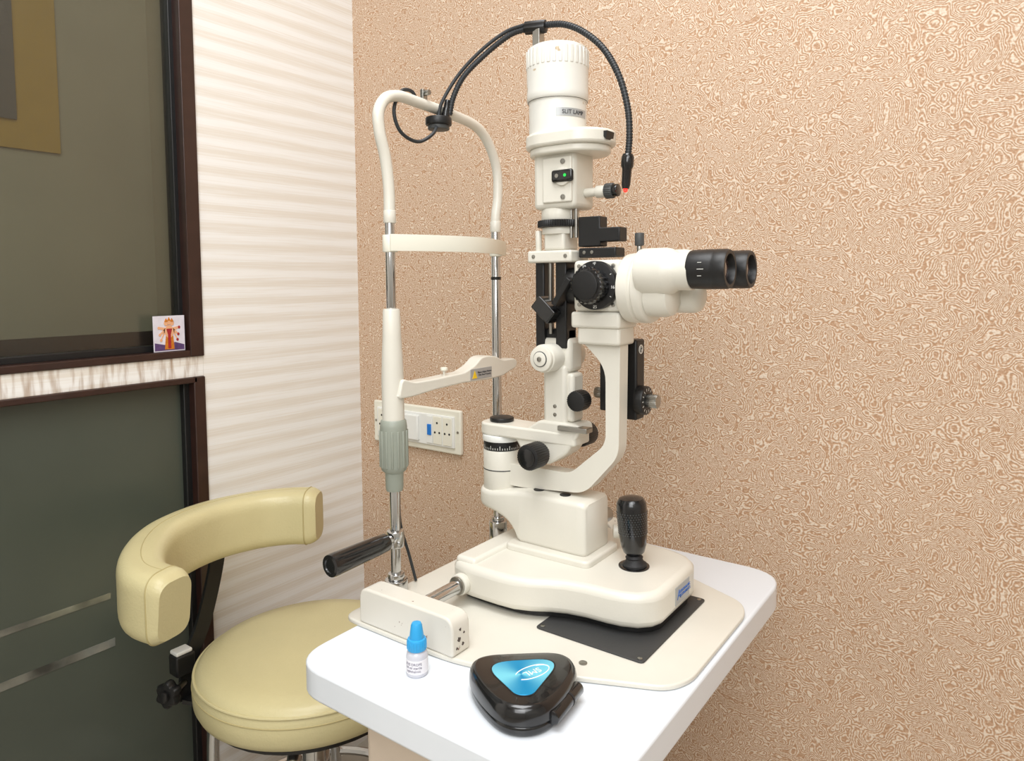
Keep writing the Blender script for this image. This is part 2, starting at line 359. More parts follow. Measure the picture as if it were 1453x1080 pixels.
prism('carriage_shadow_slab',[(x*.95-.024,YC+(y-YC)*.88) for x,y in out],'z',.790,.80,BLACK,g,0)  # black slab standing in for the shadow line below the carriage
cyl('axle_collar',(-.613,.727,.816),(-.613,.716,.816),.0145,CREAM,g,.002)
cyl('axle_ring',(-.613,.716,.816),(-.613,.712,.816),.0125,STEEL,g,.001)
box('axle_hump',(-.634,.735,.835),(-.598,.975,.848),CREAM,g,.006)
prism('column_plinth',rounded([(-.60,.805),(-.462,.808),(-.462,.902),(-.60,.905)],.012,5),'z',.84,.851,CREAM,g,.003)
box('maker_label',(-.3525,.842,.808),(-.3512,.888,.832),LABEL,g,.0003)
text('maker_label_mark','A',.018,BLUEL,g,basis((-.3510,.853,.82),(0,1,0),(0,0,1)))
text('maker_label_text','OPHTHALMIC\nINSTRUMENTS',.0055,BLUEL,g,basis((-.3510,.873,.820),(0,1,0),(0,0,1)))
# joystick
cyl('joystick_socket',(-.417,YC,.8415),(-.417,YC,.8435),.021,BLACKG,g,.001)
jd=Vector((-.06,0,1)).normalized()
lathe('joystick_boot',(-.416,YC,.843),jd,[(.0165,0),(.0165,.003),(.0125,.006),(.011,.010),(.012,.012),(.009,.016),(.009,.020)],RUB,g)
lathe('joystick_grip',(-.416,YC,.843),jd,[(.0,.015),(.010,.015),(.0145,.020),(.0175,.030),(.0190,.044),(.0200,.056),(.0203,.070),(.0205,.080),(.0198,.087),(.0165,.0925),(.009,.095),(0,.0955)],BLACKG,g)
gripb=bmesh.new(); u,v,d=frame(jd)
for kk in range(10):
    for i in range(34):
        a=2*math.pi*(i+.5*(kk%2))/34; t=.046+kk*.0032; rr=.0190+(t-.044)*.045
        c_=Vector((-.416,YC,.843))+d*t+(u*math.cos(a)+v*math.sin(a))*rr
        bmesh.ops.create_icosphere(gripb,subdivisions=1,radius=.00085,matrix=Matrix.Translation(c_))
me=bpy.data.meshes.new('joystick_knurl'); gripb.to_mesh(me); gripb.free(); fin('joystick_knurl',me,DGREY,g)
# pivot centre
PX,PY=-.643,.86
def crect(x,y0,y1,z0,z1,r):
    r=min(r,(y1-y0)*.45,(z1-z0)*.45); pts=[]
    for (cy,cz,a0) in((y1-r,z1-r,0),(y0+r,z1-r,90),(y0+r,z0+r,180),(y1-r,z0+r,270)):
        for q in range(5):
            a=math.radians(a0+q*22.5); pts.append((x,cy+r*math.cos(a),cz+r*math.sin(a)))
    return pts
rr_=[]
for x,zb,hw in [(-.4745,.853,.030),(-.476,.850,.033),(-.480,.849,.035),(-.49,.849,.036),(-.53,.849,.036),(-.57,.849,.036),(-.583,.849,.036),(-.588,.852,.036),(-.592,.860,.0358),(-.598,.868,.0355),(-.606,.875,.035),(-.616,.880,.0345),(-.628,.884,.034),(-.640,.886,.0325),(-.652,.887,.030),(-.661,.888,.026),(-.668,.889,.020),(-.672,.891,.013),(-.6735,.894,.006)]:
    zt=.925 if x>-.58 else .925-.010*min(1,(-.58-x)/.06)
    if x>-.478: zt-=.003
    rr_.append(crect(x,.857-hw,.857+hw,zb,zt,.007))
loft('column_block',rr_,CREAM,g)
for i,x in enumerate((-.565,-.520)): cyl(f'column_screw_{i}',(x,.845,.925),(x,.845,.9262),.008,BLACK,g,.0004,20)
cyl('lock_knob',(-.49,.890,.885),(-.49,.915,.885),.011,STEEL,g,.002,30)
cyl('lock_knob_lower',(-.470,.895,.868),(-.458,.902,.868),.010,CREAM,g,.002,30)
cyl('pivot_body',(PX,PY,.912),(PX,PY,.975),.029,CREAM,g,.003,60)
cyl('pivot_seam',(PX,PY,.944),(PX,PY,.9455),.0293,DGREY,g,0,60)
cyl('pivot_scale',(PX,PY,.975),(PX,PY,.990),.0285,BLACK,g,.0005,60)
cyl('pivot_scale_white',(PX,PY,.988),(PX,PY,.9975),.030,WHITEP,g,.001,60)
tv=[];tf=[]
for i in range(48):
    a=i*math.pi/24; r=.0288; t=Vector((-math.sin(a),math.cos(a),0)); c0=Vector((PX+r*math.cos(a),PY+r*math.sin(a),0)); hh=.006 if i%4==0 else .003; n0=len(tv)
    tv+=[tuple(c0+t*s+Vector((0,0,z))) for s,z in((-.0004,.9765),(.0004,.9765),(.0004,.9765+hh),(-.0004,.9765+hh))]; tf.append((n0,n0+1,n0+2,n0+3))
me=bpy.data.meshes.new('pivot_scale_ticks'); me.from_pydata(tv,[],tf); fin('pivot_scale_ticks',me,TICK,g,False)
# microscope arm
arm=[(-.665,.945),(-.64,.955),(-.60,.957),(-.513,.957),(-.456,1.006),(-.456,1.112),(-.492,1.146),(-.434,1.146),(-.436,.992),(-.489,.932),(-.60,.923),(-.65,.923)]
prism('microscope_arm',rounded(arm,[.01,.01,.005,.012,.014,.02,.004,.004,.016,.018,.01,.01],5),'y',.846,.870,CREAM,g,.005,4,40)
box('arm_head_lower',(-.495,.836,1.143),(-.430,.882,1.168),CREAM,g,.004)
box('arm_head_upper',(-.503,.832,1.166),(-.428,.886,1.188),CREAM,g,.004)
box('scope_body',(-.500,.834,1.188),(-.428,.888,1.258),CREAM,g,.006)
for i,(x,z) in enumerate(((-.490,1.198),(-.438,1.198),(-.490,1.250),(-.438,1.250))): cyl(f'body_screw_{i}',(x,.8345,z),(x,.833,z),.0028,STEEL,g,.0003,12)
KX,KZ=-.461,1.224
cyl('drum_dial',(KX,.834,KZ),(KX,.822,KZ),.0325,BLACK,g,.0015,64)
cyl('drum_knob',(KX,.822,KZ),(KX,.800,KZ),.0245,BLACKG,g,.003,96,rib=(24,.06))
cyl('drum_cap',(KX,.801,KZ),(KX,.797,KZ),.019,BLACK,g,.002,48)
tv=[];tf=[]
for i in range(24):
    a=2*math.pi*i/24; r0,r1=.0282,.0305
    if i%4==2:
        n0=len(tv); tv+=[(KX+math.cos(a)*r+s*-math.sin(a)*.0004,.8216,KZ+math.sin(a)*r+s*math.cos(a)*.0004) for r,s in((r0,-1),(r0,1),(r1,1),(r1,-1))]; tf.append((n0,n0+1,n0+2,n0+3))
me=bpy.data.meshes.new('drum_ticks'); me.from_pydata(tv,[],tf); fin('drum_ticks',me,TICK,g,False)
for s,a in(('F',85),('10',120),('16',-5),('25',-85),('40',180)):
    a=math.radians(a); text(f'drum_number_{s}',s,.0058,TICK,g,basis((KX+.0287*math.cos(a),.8215,KZ+.0287*math.sin(a)),(1,0,0),(0,0,1)))
lathe('objective_flange',(-.428,.860,1.220),(1,0,0),[(0,0),(.040,0),(.0455,.003),(.0465,.010),(.0465,.018),(.0445,.020),(.0445,.022),(.0465,.024),(.0465,.031),(.044,.036),(.036,.040),(0,.041)],CREAM,g,64)
cyl('objective_front',(-.500,.860,1.223),(-.517,.860,1.223),.026,BLACK,g,.002,48)
def rect_round(y0,y1,z0,z1,r): return rounded([(y0,z0),(y1,z0),(y1,z1),(y0,z1)],r,6)
for nm,y in(('near',.833),('far',.895)):
    dx=.002 if nm=='near' else .008
    lathe(f'prism_housing_{nm}',(-.396,y,1.241),(1,0,0),[(0,0),(.029,0),(.0300,.004),(.0300,.034),(.0285,.041),(.0250,.047),(.0235,.050),(.0235,.066+dx)],CREAM,g,48)
    X0=-.332+dx
    lathe(f'eyepiece_{nm}',(X0,y,1.243),(1,0,0),[(.0215,0),(.0232,.0005),(.0237,.003),(.0240,.010),(.0242,.030),(.0238,.0315),(.0242,.033),(.0240,.045),(.0228,.048),(.0185,.048),(.0175,.045),(.0165,.039),(0,.039)],BLACK,g,64)
    lathe(f'eyepiece_lens_{nm}',(X0,y,1.243),(1,0,0),[(.0168,.0395),(.013,.0415),(.007,.0427),(0,.0432)],LENS,g,48)
    for i,(dz,ln) in enumerate([(.008,.005),(.0,.008),(-.008,.005)]):
        a=math.asin(dz/.0246); yy=y-.0246*math.cos(a)
        me=bpy.data.meshes.new('m'); me.from_pydata([(X0+.016,yy,1.243+dz-.0003),(X0+.016+ln,yy,1.243+dz-.0003),(X0+.016+ln,yy,1.243+dz+.0003),(X0+.016,yy,1.243+dz+.0003)],[],[(0,1,2,3)]); fin(f'diopter_tick_{nm}_{i}',me,TICK,g,False)
prism('prism_bridge',rect_round(.833,.895,1.222,1.262,.014),'x',-.400,-.352,CREAM,g,.006)
lathe('lower_housing_near',(-.39,.847,1.210),(1,0,0),[(0,0),(.027,0),(.0275,.02),(.025,.030),(.018,.034),(0,.035)],CREAM,g,48)
lathe('lower_housing_far',(-.39,.884,1.210),(1,0,0),[(0,0),(.023,0),(.023,.045),(.020,.052),(.013,.056),(0,.057)],CREAM,g,48)
cyl('breath_shield_peg',(-.413,.86,1.262),(-.413,.86,1.278),.0035,STEEL,g,.0005,16); cyl('breath_shield_peg_head',(-.413,.86,1.276),(-.413,.86,1.293),.0062,DGREY,g,.001,20)
# filter box behind arm
box('filter_box',(-.478,.888,1.035),(-.430,.914,1.148),BLACK,g,.003)
box('filter_box_side',(-.486,.884,1.045),(-.476,.912,1.135),BLACK,g,.002)
cyl('filter_dial',(-.432,.898,1.063),(-.418,.898,1.063),.0205,BLACK,g,.002,48,rib=(30,.03))
cyl('filter_knob',(-.418,.898,1.063),(-.402,.898,1.063),.0095,STEEL,g,.001,48,rib=(24,.08))
cyl('filter_knob_far',(-.485,.898,1.068),(-.500,.898,1.068),.008,STEEL,g,.001,48,rib=(24,.08))
tv=[];tf=[]
for i in range(14):
    a=2*math.pi*i/14; n0=len(tv); tv+=[(-.4178,.898+math.cos(a)*r+s*-math.sin(a)*.0006,1.063+math.sin(a)*r+s*math.cos(a)*.0006) for r,s in((.0135,-1),(.0135,1),(.0175,1),(.0175,-1))]; tf.append((n0,n0+1,n0+2,n0+3))
me=bpy.data.meshes.new('filter_dial_ticks'); me.from_pydata(tv,[],tf); fin('filter_dial_ticks',me,TICK,g,False)
lathe('logo_disc',(-.4299,.901,1.134),(1,0,0),[(.0065,0),(.0065,.0004),(.0045,.0004),(.0045,0)],TICK,g,24)
text('logo_mark','G',.009,TICK,g,basis((-.4293,.901,1.134),(0,1,0),(0,0,1)))
# illumination arm
prism('illum_arm',rounded([(-.673,.832),(-.50,.838),(-.50,.882),(-.673,.888)],[.028,.006,.006,.028],8),'z',.9975,1.016,CREAM,g,.003,3)
cyl('pivot_cap',(PX,PY,1.016),(PX,PY,1.0225),.0185,BLACK,g,.0015,48)
prism('tilt_bracket',rounded([(-.605,1.0),(-.585,.972),(-.545,.966),(-.515,.985),(-.492,1.02),(-.495,1.03),(-.56,1.03)],.006,4),'y',.838,.878,CREAM,g,.004,3)
box('tilt_scale',(-.525,.832,1.020),(-.478,.850,1.027),STEEL,g,.001)
cyl('tilt_axle',(-.548,.80,.986),(-.548,.92,.986),.006,STEEL,g,.001,20)
cyl('centering_knob_near',(-.548,.790,.986),(-.548,.822,.986),.0185,BLACK,g,.003,96,rib=(32,.05))
cyl('centering_knob_near_cap',(-.548,.7885,.986),(-.548,.791,.986),.013,BLACKG,g,.001,40)
cyl('centering_knob_far',(-.528,.898,1.000),(-.528,.928,1.000),.0175,BLACK,g,.003,96,rib=(32,.05))
box('illum_post',(-.556,.842,1.012),(-.517,.880,1.112),CREAM,g,.006)
box('illum_post_cheek',(-.52,.846,1.03),(-.507,.876,1.10),CREAM,g,.005)
for i,z in enumerate((1.04,1.052)): cyl(f'post_screw_{i}',(-.535,.8425,z),(-.535,.8412,z),.0028,STEEL,g,.0003,14)
cyl('slit_width_knob',(-.492,.826,1.065),(-.492,.848,1.065),.0145,BLACK,g,.002,96,rib=(28,.05))
cyl('slit_knob_stem',(-.497,.845,1.065),(-.515,.86,1.065),.006,STEEL,g,.001,20)
cyl('knuckle',(-.540,.818,1.122),(-.540,.905,1.122),.0200,CREAM,g,.002,60)
cyl('knuckle_cap',(-.540,.812,1.122),(-.540,.819,1.122),.0180,CREAM,g,.002,60)
cyl('knuckle_ring',(-.540,.8108,1.122),(-.540,.813,1.122),.011,DGREY,g,.0005,40)
cyl('knuckle_inner',(-.540,.810,1.122),(-.540,.813,1.122),.0100,CREAM,g,.0005,40)
cyl('knuckle_screw',(-.540,.8085,1.122),(-.540,.811,1.122),.0035,STEEL,g,.0005,20)
box('knuckle_saddle',(-.563,.846,1.10),(-.512,.884,1.150),CREAM,g,.008)
box('column_rod_left',(-.569,.844,1.135),(-.554,.872,1.262),BLACK,g,.002)
box('column_rod_right',(-.535,.844,1.135),(-.517,.872,1.262),BLACK,g,.002)
box('column_crosspiece',(-.569,.85,1.14),(-.517,.87,1.162),BLACK,g,.002)
mb=box('mirror_block',(-.018,-.012,-.011),(.018,.012,.011),BLACKG,g,.002)
mb.location=Vector((-.545,.838,1.190))-g.loc; mb.rotation_euler=(0,math.radians(42),0)
mb2=box('mirror_shade',(-.004,-.018,-.022),(.004,.018,.022),BLACK,g,.001)
mb2.location=Vector((-.514,.842,1.215))-g.loc; mb2.rotation_euler=(0,math.radians(35),0)
cyl('thin_rod',(-.544,.846,1.155),(-.544,.846,1.262),.003,STEEL,g,0,12)
box('lower_collar',(-.576,.834,1.256),(-.503,.884,1.273),CREAM,g,.003)
for i,x in enumerate((-.565,-.512)): cyl(f'collar_screw_{i}',(x,.8345,1.265),(x,.833,1.265),.0028,STEEL,g,.0003,14)
box('mid_collar',(-.552,.840,1.273),(-.518,.880,1.302),CREAM,g,.004)
cyl('mid_pin',(-.564,.846,1.272),(-.564,.846,1.302),.0045,CREAM,g,.001,14)
cyl('slit_ring_white',(-.536,.86,1.296),(-.536,.86,1.306),.026,CREAM,g,.001,60)
cyl('slit_ring_black',(-.536,.86,1.306),(-.536,.86,1.3155),.0325,BLACK,g,.001,128,rib=(64,.03))
cyl('slit_ring_top',(-.536,.86,1.3155),(-.536,.86,1.332),.027,CREAM,g,.002,60)
for i,x in enumerate((-.512,-.504)): cyl(f'support_rod_{i}',(x,.85,1.29),(x,.85,1.335),.0028,STEEL,g,0,14)
prism('side_bracket',[(-.500,1.277),(-.500,1.318),(-.466,1.318),(-.466,1.302),(-.436,1.302),(-.436,1.283),(-.466,1.283),(-.466,1.277)],'y',.848,.870,BLACK,g,.0015)
box('side_bracket_foot',(-.497,.844,1.262),(-.440,.872,1.275),BLACK,g,.002)
for i,x in enumerate((-.488,-.476)): cyl(f'bracket_screw_{i}',(x,.8445,1.269),(x,.8432,1.269),.0025,STEEL,g,.0003,12)
box('neck_housing',(-.564,.832,1.330),(-.496,.888,1.412),CREAM,g,.007)
box('neck_front_panel',(-.546,.8285,1.338),(-.499,.833,1.400),CREAM,g,.002)
cyl('filter_window_hub',(-.512,.830,1.3725),(-.512,.825,1.3725),.0125,CREAM,g,.001,40)
box('filter_window',(-.528,.822,1.3645),(-.494,.829,1.3815),BLACKG,g,.004)
cyl('green_filter_dot',(-.505,.8218,1.373),(-.505,.821,1.373),.0022,GREEN,g,0,16)
cyl('clear_filter_dot',(-.518,.8218,1.373),(-.518,.821,1.373),.0028,STEEL,g,0,16)
for i,z in enumerate((1.393,1.345)): cyl(f'neck_screw_{i}',(-.512,.8288,z),(-.512,.8268,z),.0035,STEEL,g,.0004,16)
cyl('aperture_stem',(-.496,.862,1.352),(-.462,.862,1.352),.0065,CREAM,g,.001,30,r2=.0055)
cyl('aperture_collar',(-.478,.862,1.352),(-.464,.862,1.352),.0085,CREAM,g,.001,30)
cyl('aperture_knob',(-.464,.862,1.352),(-.452,.862,1.352),.0105,DGREY,g,.001,60,rib=(24,.08))
cyl('aperture_knob_end',(-.452,.862,1.352),(-.445,.862,1.352),.0085,BLACKG,g,.001,60)
hull=[]
for i in range(60):
    a=2*math.pi*i/60
    if math.cos(a)<0: hull.append((-.537+.0475*math.cos(a),.86+.0475*math.sin(a)))
    else: hull.append((-.496+.043*math.cos(a),.86+.0475*math.sin(a)*(1-.12*math.cos(a))))
prism('lamp_flange',hull,'z',1.414,1.434,CREAM,g,.004,3)
prism('lamp_flange_lower',[(-.525+(x+.525)*.9,.86+(y-.86)*.9) for x,y in hull],'z',1.404,1.415,CREAM,g,.003,3)
prism('flange_notch',[(-.4535,1.418),(-.4515,1.429),(-.464,1.429)],'y',.842,.862,BLACK,g,0)
LX,LY=-.540,.86
lathe('lamp_housing',(LX,LY,1.425),(0,0,1),[(.0405,0),(.0405,.054),(.0425,.056),(.0435,.059),(.0435,.066),(.0432,.068),(.0435,.096),(.0432,.122),(.0420,.128),(.036,.1315),(.012,.133),(0,.133)],CREAMT,g,96)
cyl('lamp_seam',(LX,LY,1.480),(LX,LY,1.4815),.0421,DGREY,g,0,72)
bm=bmesh.new()
for i in range(34):
    a=2*math.pi*i/34; n=Vector((math.cos(a),math.sin(a),0)); t=Vector((-n.y,n.x,0)); c_=Vector((LX,LY,0))+n*.0428
    r=bmesh.ops.create_cube(bm,size=1)
    for v in r['verts']: q=v.co.copy(); v.co=c_+t*q.x*.0048+n*q.y*.0028+Vector((0,0,1.538+q.z*.024))
me=bpy.data.meshes.new('cooling_ribs'); bm.to_mesh(me); bm.free(); fin('cooling_ribs',me,CREAMT,g,True,.0008,2)
A0=math.atan2(-.42,.90)
def wrapcyl(co):
    a=A0+co.x/.0408; return Vector((LX+(.0411+co.z)*math.cos(a),LY+(.0411+co.z)*math.sin(a),1.460+co.y))
text('lamp_label_text','SLIT LAMP',.0078,INK,g,None,.0002,wrapcyl)
lb=[]
for i in range(13):
    a=A0+(-.026+.052*i/12)/.0408; lb.append([(LX+r*math.cos(a),LY+r*math.sin(a),z) for r,z in((.0404,1.4545),(.0409,1.4545),(.0409,1.4655),(.0404,1.4655))])
loft('lamp_label_sticker',lb,LABEL,g)
box('cable_tab',(-.578,.853,1.552),(-.566,.867,1.590),STEEL,g,.001)
cyl('cable_clip',(-.592,.856,1.594),(-.560,.862,1.592),.0095,BLACK,g,.002,40,rib=(10,.12))
CR=[(-.56,.862,1.594),(-.53,.862,1.588),(-.50,.862,1.572),(-.468,.861,1.543),(-.444,.86,1.503),(-.431,.86,1.46),(-.428,.86,1.425),(-.430,.86,1.395)]
tube('lamp_cable_upper',CR,.0040,CABLE,g)
def rings(name,C,r,step):
    bm=bmesh.new(); acc=0
    for a,b in zip(C[:-1],C[1:]):
        L=(b-a).length; acc+=L
        if acc>=step:
            acc=0; q=(b-a).to_track_quat('Z','Y').to_matrix().to_4x4(); bmesh.ops.create_cone(bm,cap_ends=True,segments=14,radius1=r,radius2=r,depth=step*.45,matrix=Matrix.Translation(b)@q)
    me=bpy.data.meshes.new(name); bm.to_mesh(me); bm.free(); fin(name,me,CABLE,g)
rings('conduit_ridges',catmull(CR,40),.0046,.0035)
p2=[(-.592,.856,1.593),(-.615,.85,1.588),(-.648,.838,1.566),(-.678,.822,1.535),(-.693,.814,1.505),(-.699,.811,1.478)]
tube('conduit_left',p2,.0038,CABLE,g); rings('conduit_ridges_left',catmull(p2,40),.0044,.0035)
tube('lamp_cable_left',[(-.592,.853,1.598),(-.62,.846,1.592),(-.652,.832,1.570),(-.684,.816,1.536),(-.704,.80,1.495),(-.708,.795,1.468),(-.700,.775,1.445),(-.712,.755,1.432),(-.716,.725,1.442),(-.718,.715,1.470),(-.716,.728,1.498),(-.715,.748,1.502),(-.715,.758,1.490)],.0026,CABLE,g)
lathe('fixation_handle',(-.430,.86,1.398),(-.06,-.03,-1),[(0,0),(.0065,0),(.0085,.004),(.0085,.016),(.0065,.020),(.006,.040),(.0045,.046),(0,.046)],BLACKG,g,32)
lathe('fixation_led',(-.4328,.8585,1.353),(-.06,-.03,-1),[(0,0),(.003,0),(.003,.004),(0,.006)],RED,g,16)
# ------------------------------------------------------------ chin rest frame
h=Grp('chin_rest_frame',(-.715,.82,.787),g); HX=-.715; Y1,Y2=.700,.943
cyl('post_near_lower',(HX,Y1,.79),(HX,Y1,.94),.0072,CHROME,h); cyl('post_near_upper',(HX,Y1,1.18),(HX,Y1,1.325),.0068,CHROME,h)
cyl('post_far',(HX,Y2,.79),(HX,Y2,1.325),.0078,CHROME,h)
cyl('foot_near',(HX,Y1,.787),(HX,Y1,.806),.0165,CHROME,h,.002); cyl('foot_near_collar',(HX,Y1,.806),(HX,Y1,.815),.012,CHROME,h,.002)
cyl('foot_far',(HX,Y2,.787),(HX,Y2,.823),.0155,CHROME,h,.002); cyl('foot_far_collar',(HX,Y2,.823),(HX,Y2,.83),.011,CHROME,h,.002)
cyl('post_band',(HX,Y2,1.233),(HX,Y2,1.238),.0084,BLACK,h,0)
lathe('sleeve',(HX,Y1,1.036),(0,0,1),[(.0155,0),(.0155,.06),(.0145,.09),(.0130,.12),(.0120,.154),(.0110,.157),(.0,.157)],CREAM,h)
lathe('height_grip',(HX,Y1,.935),(0,0,1),[(0,0),(.0115,0),(.0125,.004),(.0130,.026),(.0175,.030),(.0190,.036),(.0190,.092),(.0180,.100),(.016,.102),(0,.102)],GGREEN,h,96)
for i in range(14):
    a=2*math.pi*i/14; cyl(f'grip_ridge_{i}',(HX+.0188*math.cos(a),Y1+.0188*math.sin(a),.970),(HX+.0188*math.cos(a),Y1+.0188*math.sin(a),1.022),.0018,GGREEN,h,.0008,10)
arch=[(HX,Y1,1.318),(HX,.6995,1.36),(HX,.694,1.40),(HX,.684,1.435),(HX,.683,1.462),(HX,.697,1.482),(HX,.722,1.490),(HX,.76,1.489),(HX,.822,1.486),(HX,.884,1.480),(HX,.915,1.466),(HX,.937,1.440),(HX,.949,1.41),(HX,.950,1.37),(HX,.944,1.34),(HX,Y2,1.318)]
tube('arch_tube',arch,.0080,CREAM,h)
cyl('arch_ferrule_near',(HX,Y1,1.312),(HX,Y1,1.330),.0086,CREAM,h); cyl('arch_ferrule_far',(HX,Y2,1.312),(HX,Y2,1.330),.0090,CREAM,h)
bp_=[]
for i in range(17):
    t=i/16; y=Y1-.008+(Y2-Y1+.022)*t; bp_.append((HX+.008+.045*math.sin(math.pi*t),y,1.285))
sweep('forehead_band',bp_,[(-.0022,-.0115),(.0022,-.0115),(.0032,0),(.0022,.0115),(-.0022,.0115)],IVORY,h,3)
cyl('band_clip_near',(HX,Y1,1.272),(HX,Y1,1.296),.0105,IVORY,h); cyl('band_clip_far',(HX,Y2,1.272),(HX,Y2,1.296),.0105,IVORY,h)
chin=[(.692,1.068),(.72,1.068),(.77,1.072),(.83,1.074),(.90,1.072),(.935,1.074),(.955,1.080),(.972,1.084),(.976,1.094),(.968,1.100),(.935,1.100),(.915,1.108),(.895,1.111),(.878,1.110),(.860,1.098),(.835,1.090),(.77,1.088),(.725,1.088),(.70,1.096)]
prism('chin_arm',rounded(chin,.007,4),'x',HX-.004,HX+.020,CREAM,h,.005,4)
cyl('chin_pin',(HX+.008,.80,1.087),(HX+.008,.80,1.097),.002,CREAM,h); cyl('chin_pin_head',(HX+.008,.80,1.096),(HX+.008,.80,1.101),.0055,IVORY,h,.001)
box('warning_label',(HX+.0200,.848,1.076),(HX+.0208,.902,1.093),LABEL,h,.0002)
prism('warning_triangle',[(.852,1.078),(.864,1.078),(.858,1.0905)],'x',HX+.0208,HX+.0212,YELLOW,h,0)
text('warning_text','Please Adjust Patient\nChin Rest Properly',.0042,INK,h,basis((HX+.0211,.883,1.0845),(0,1,0),(0,0,1)),.0001)
cyl('handle_clamp',(HX,Y1,.853),(HX,Y1,.877),.0125,CHROME,h,.002)
cyl('handle_stub',(HX,Y1-.005,.865),(HX,Y1-.025,.865),.008,CHROME,h,.001)
lathe('grab_handle',(HX,Y1-.018,.865),(0,-1,-.01),[(0,0),(.011,0),(.0125,.002),(.0135,.02),(.0150,.085),(.0153,.096),(.0145,.100),(.010,.1005),(.009,.099),(0,.099)],BLACKG,h,48)
tube('power_wire',[(HX-.004,Y1+.012,.93),(HX-.008,Y1+.018,.88),(HX-.003,Y1+.03,.83),(HX+.0,Y1+.04,.789)],.0022,CABLE,h)
cyl('fixation_clamp_disc',(HX+.004,.800,1.462),(HX+.004,.800,1.474),.0195,BLACK,h,.002); cyl('fixation_clamp_base',(HX+.004,.800,1.456),(HX+.004,.800,1.463),.016,DGREY,h,.001)
cyl('fixation_clamp_stem',(HX+.012,.806,1.472),(HX+.014,.810,1.500),.0065,BLACKG,h,.001,20,r2=.0045)
box('fixation_bracket',(HX-.003,.768,1.485),(HX+.003,.778,1.510),STEEL,h,.001)
cyl('fixation_bracket_screw',(HX+.003,.772,1.504),(HX+.012,.772,1.504),.004,STEEL,h,.0005,14)
# ------------------------------------------------------------ stool
c=Grp('stool_chair',(-1.10,.85,0)); SX,SY=-1.10,.85
lathe('seat',(SX,SY,.448),(0,0,1),[(0,0),(.200,0),(.211,.006),(.2165,.018),(.2178,.036),(.2168,.054),(.211,.068),(.200,.077),(.17,.082),(.10,.085),(0,.086)],VINYL,c,96)
def torus(name,cx_,cy_,z,R,r,m,gg):
    bm=bmesh.new(); n=96;k=8; V=[[bm.verts.new((cx_+(R+r*math.cos(2*math.pi*j/k))*math.cos(2*math.pi*i/n),cy_+(R+r*math.cos(2*math.pi*j/k))*math.sin(2*math.pi*i/n),z+r*math.sin(2*math.pi*j/k))) for j in range(k)] for i in range(n)]
    for i in range(n):
        for j in range(k): bm.faces.new((V[i][j],V[(i+1)%n][j],V[(i+1)%n][(j+1)%k],V[i][(j+1)%k]))
    bmesh.ops.recalc_face_normals(bm,faces=bm.faces); me=bpy.data.meshes.new(name); bm.to_mesh(me); bm.free(); fin(name,me,m,gg)
torus('seat_piping_upper',SX,SY,.512,.2140,.0026,VINYL,c); torus('seat_piping_lower',SX,SY,.496,.2170,.0014,PIPING,c)
cyl('seat_board',(SX,SY,.436),(SX,SY,.450),.195,BLACK,c)
cyl('column',(SX,SY,.12),(SX,SY,.44),.026,CHROME,c); cyl('column_hub',(SX,SY,.08),(SX,SY,.14),.04,CHROME,c)
for i in range(4):
    a=math.radians(40+90*i); n=Vector((math.cos(a),math.sin(a),0)); b=Vector((SX,SY,0))
    tube(f'leg_{i}',[b+n*.05+Vector((0,0,.423)),b+n*.14+Vector((0,0,.423)),b+n*.19+Vector((0,0,.39)),b+n*.20+Vector((0,0,.2)),b+n*.215+Vector((0,0,.014))],.0115,CHROME,c)
    cyl(f'leg_tip_{i}',b+n*.215,b+n*.215+Vector((0,0,.02)),.015,RUB,c)
torus('foot_ring',SX,SY,.17,.205,.009,CHROME,c)
bk=[(-1.040,.548,.733),(-1.103,.535,.740),(-1.173,.570,.748),(-1.238,.640,.75),(-1.268,.735,.75),(-1.255,.825,.75),(-1.218,.885,.75),(-1.166,.925,.75)]
sec=rounded([(-.036,-.056),(.036,-.056),(.036,.055),(-.036,.055)],.028,8)
C=catmull(bk,9)
ends=lambda t: 1.0 if .04<t<.96 else (.84+.16*math.sin(math.pi/2*min(t,1-t)/.04))
sweep('backrest_bolster',C,sec,VINYL,c,raw=True,scales=ends)
def ringat(name,i):
    t=(C[i+1]-C[i-1]).normalized(); s=t.cross(Vector((0,0,1))).normalized(); P=[C[i]+s*a*1.003+Vector((0,0,b_*1.003)) for a,b_ in sec]+[C[i]+s*sec[0][0]*1.003+Vector((0,0,sec[0][1]*1.003))]
    tube(name,P,.0012,PIPING,c,n=2)
ringat('bolster_seam_near',3); ringat('bolster_seam_far',len(C)-4)
tube('bolster_seam_top',[p+Vector((0,0,.0549)) for p in C[3:-3]],.0009,PIPING,c,n=1)
sweep('back_bar',[(-1.318,.790,.73),(-1.316,.782,.66),(-1.305,.745,.56),(-1.290,.705,.50),(-1.283,.690,.43)],[(-.015,-.004),(.015,-.004),(.015,.004),(-.015,.004)],BLACK,c,8,up=(1,0,0))
sweep('back_bar_mount',[(-1.318,.79,.735),(-1.285,.775,.735)],[(-.015,-.02),(.015,-.02),(.015,.02),(-.015,.02)],BLACK,c,2)
sweep('back_bar_under',[(-1.283,.690,.434),(-1.25,.715,.430),(-1.12,.83,.430)],[(-.014,-.004),(.014,-.004),(.014,.004),(-.014,.004)],BLACK,c,6)
cyl('bar_knob_stem',(-1.285,.69,.465),(-1.262,.651,.465),.006,STEEL,c)
kb=Vector((-1.272,.662,.465)); kd=Vector((.35,-.9,.1)).normalized()
lathe('bar_knob',kb,kd,[(0,0),(.014,0),(.023,.004),(.026,.009),(.026,.017),(.022,.022),(0,.024)],BLACK,c,96,0,rib=(6,.22))
cyl('bar_knob_centre',kb+kd*.022,kb+kd*.030,.010,BLACK,c,.002,24)
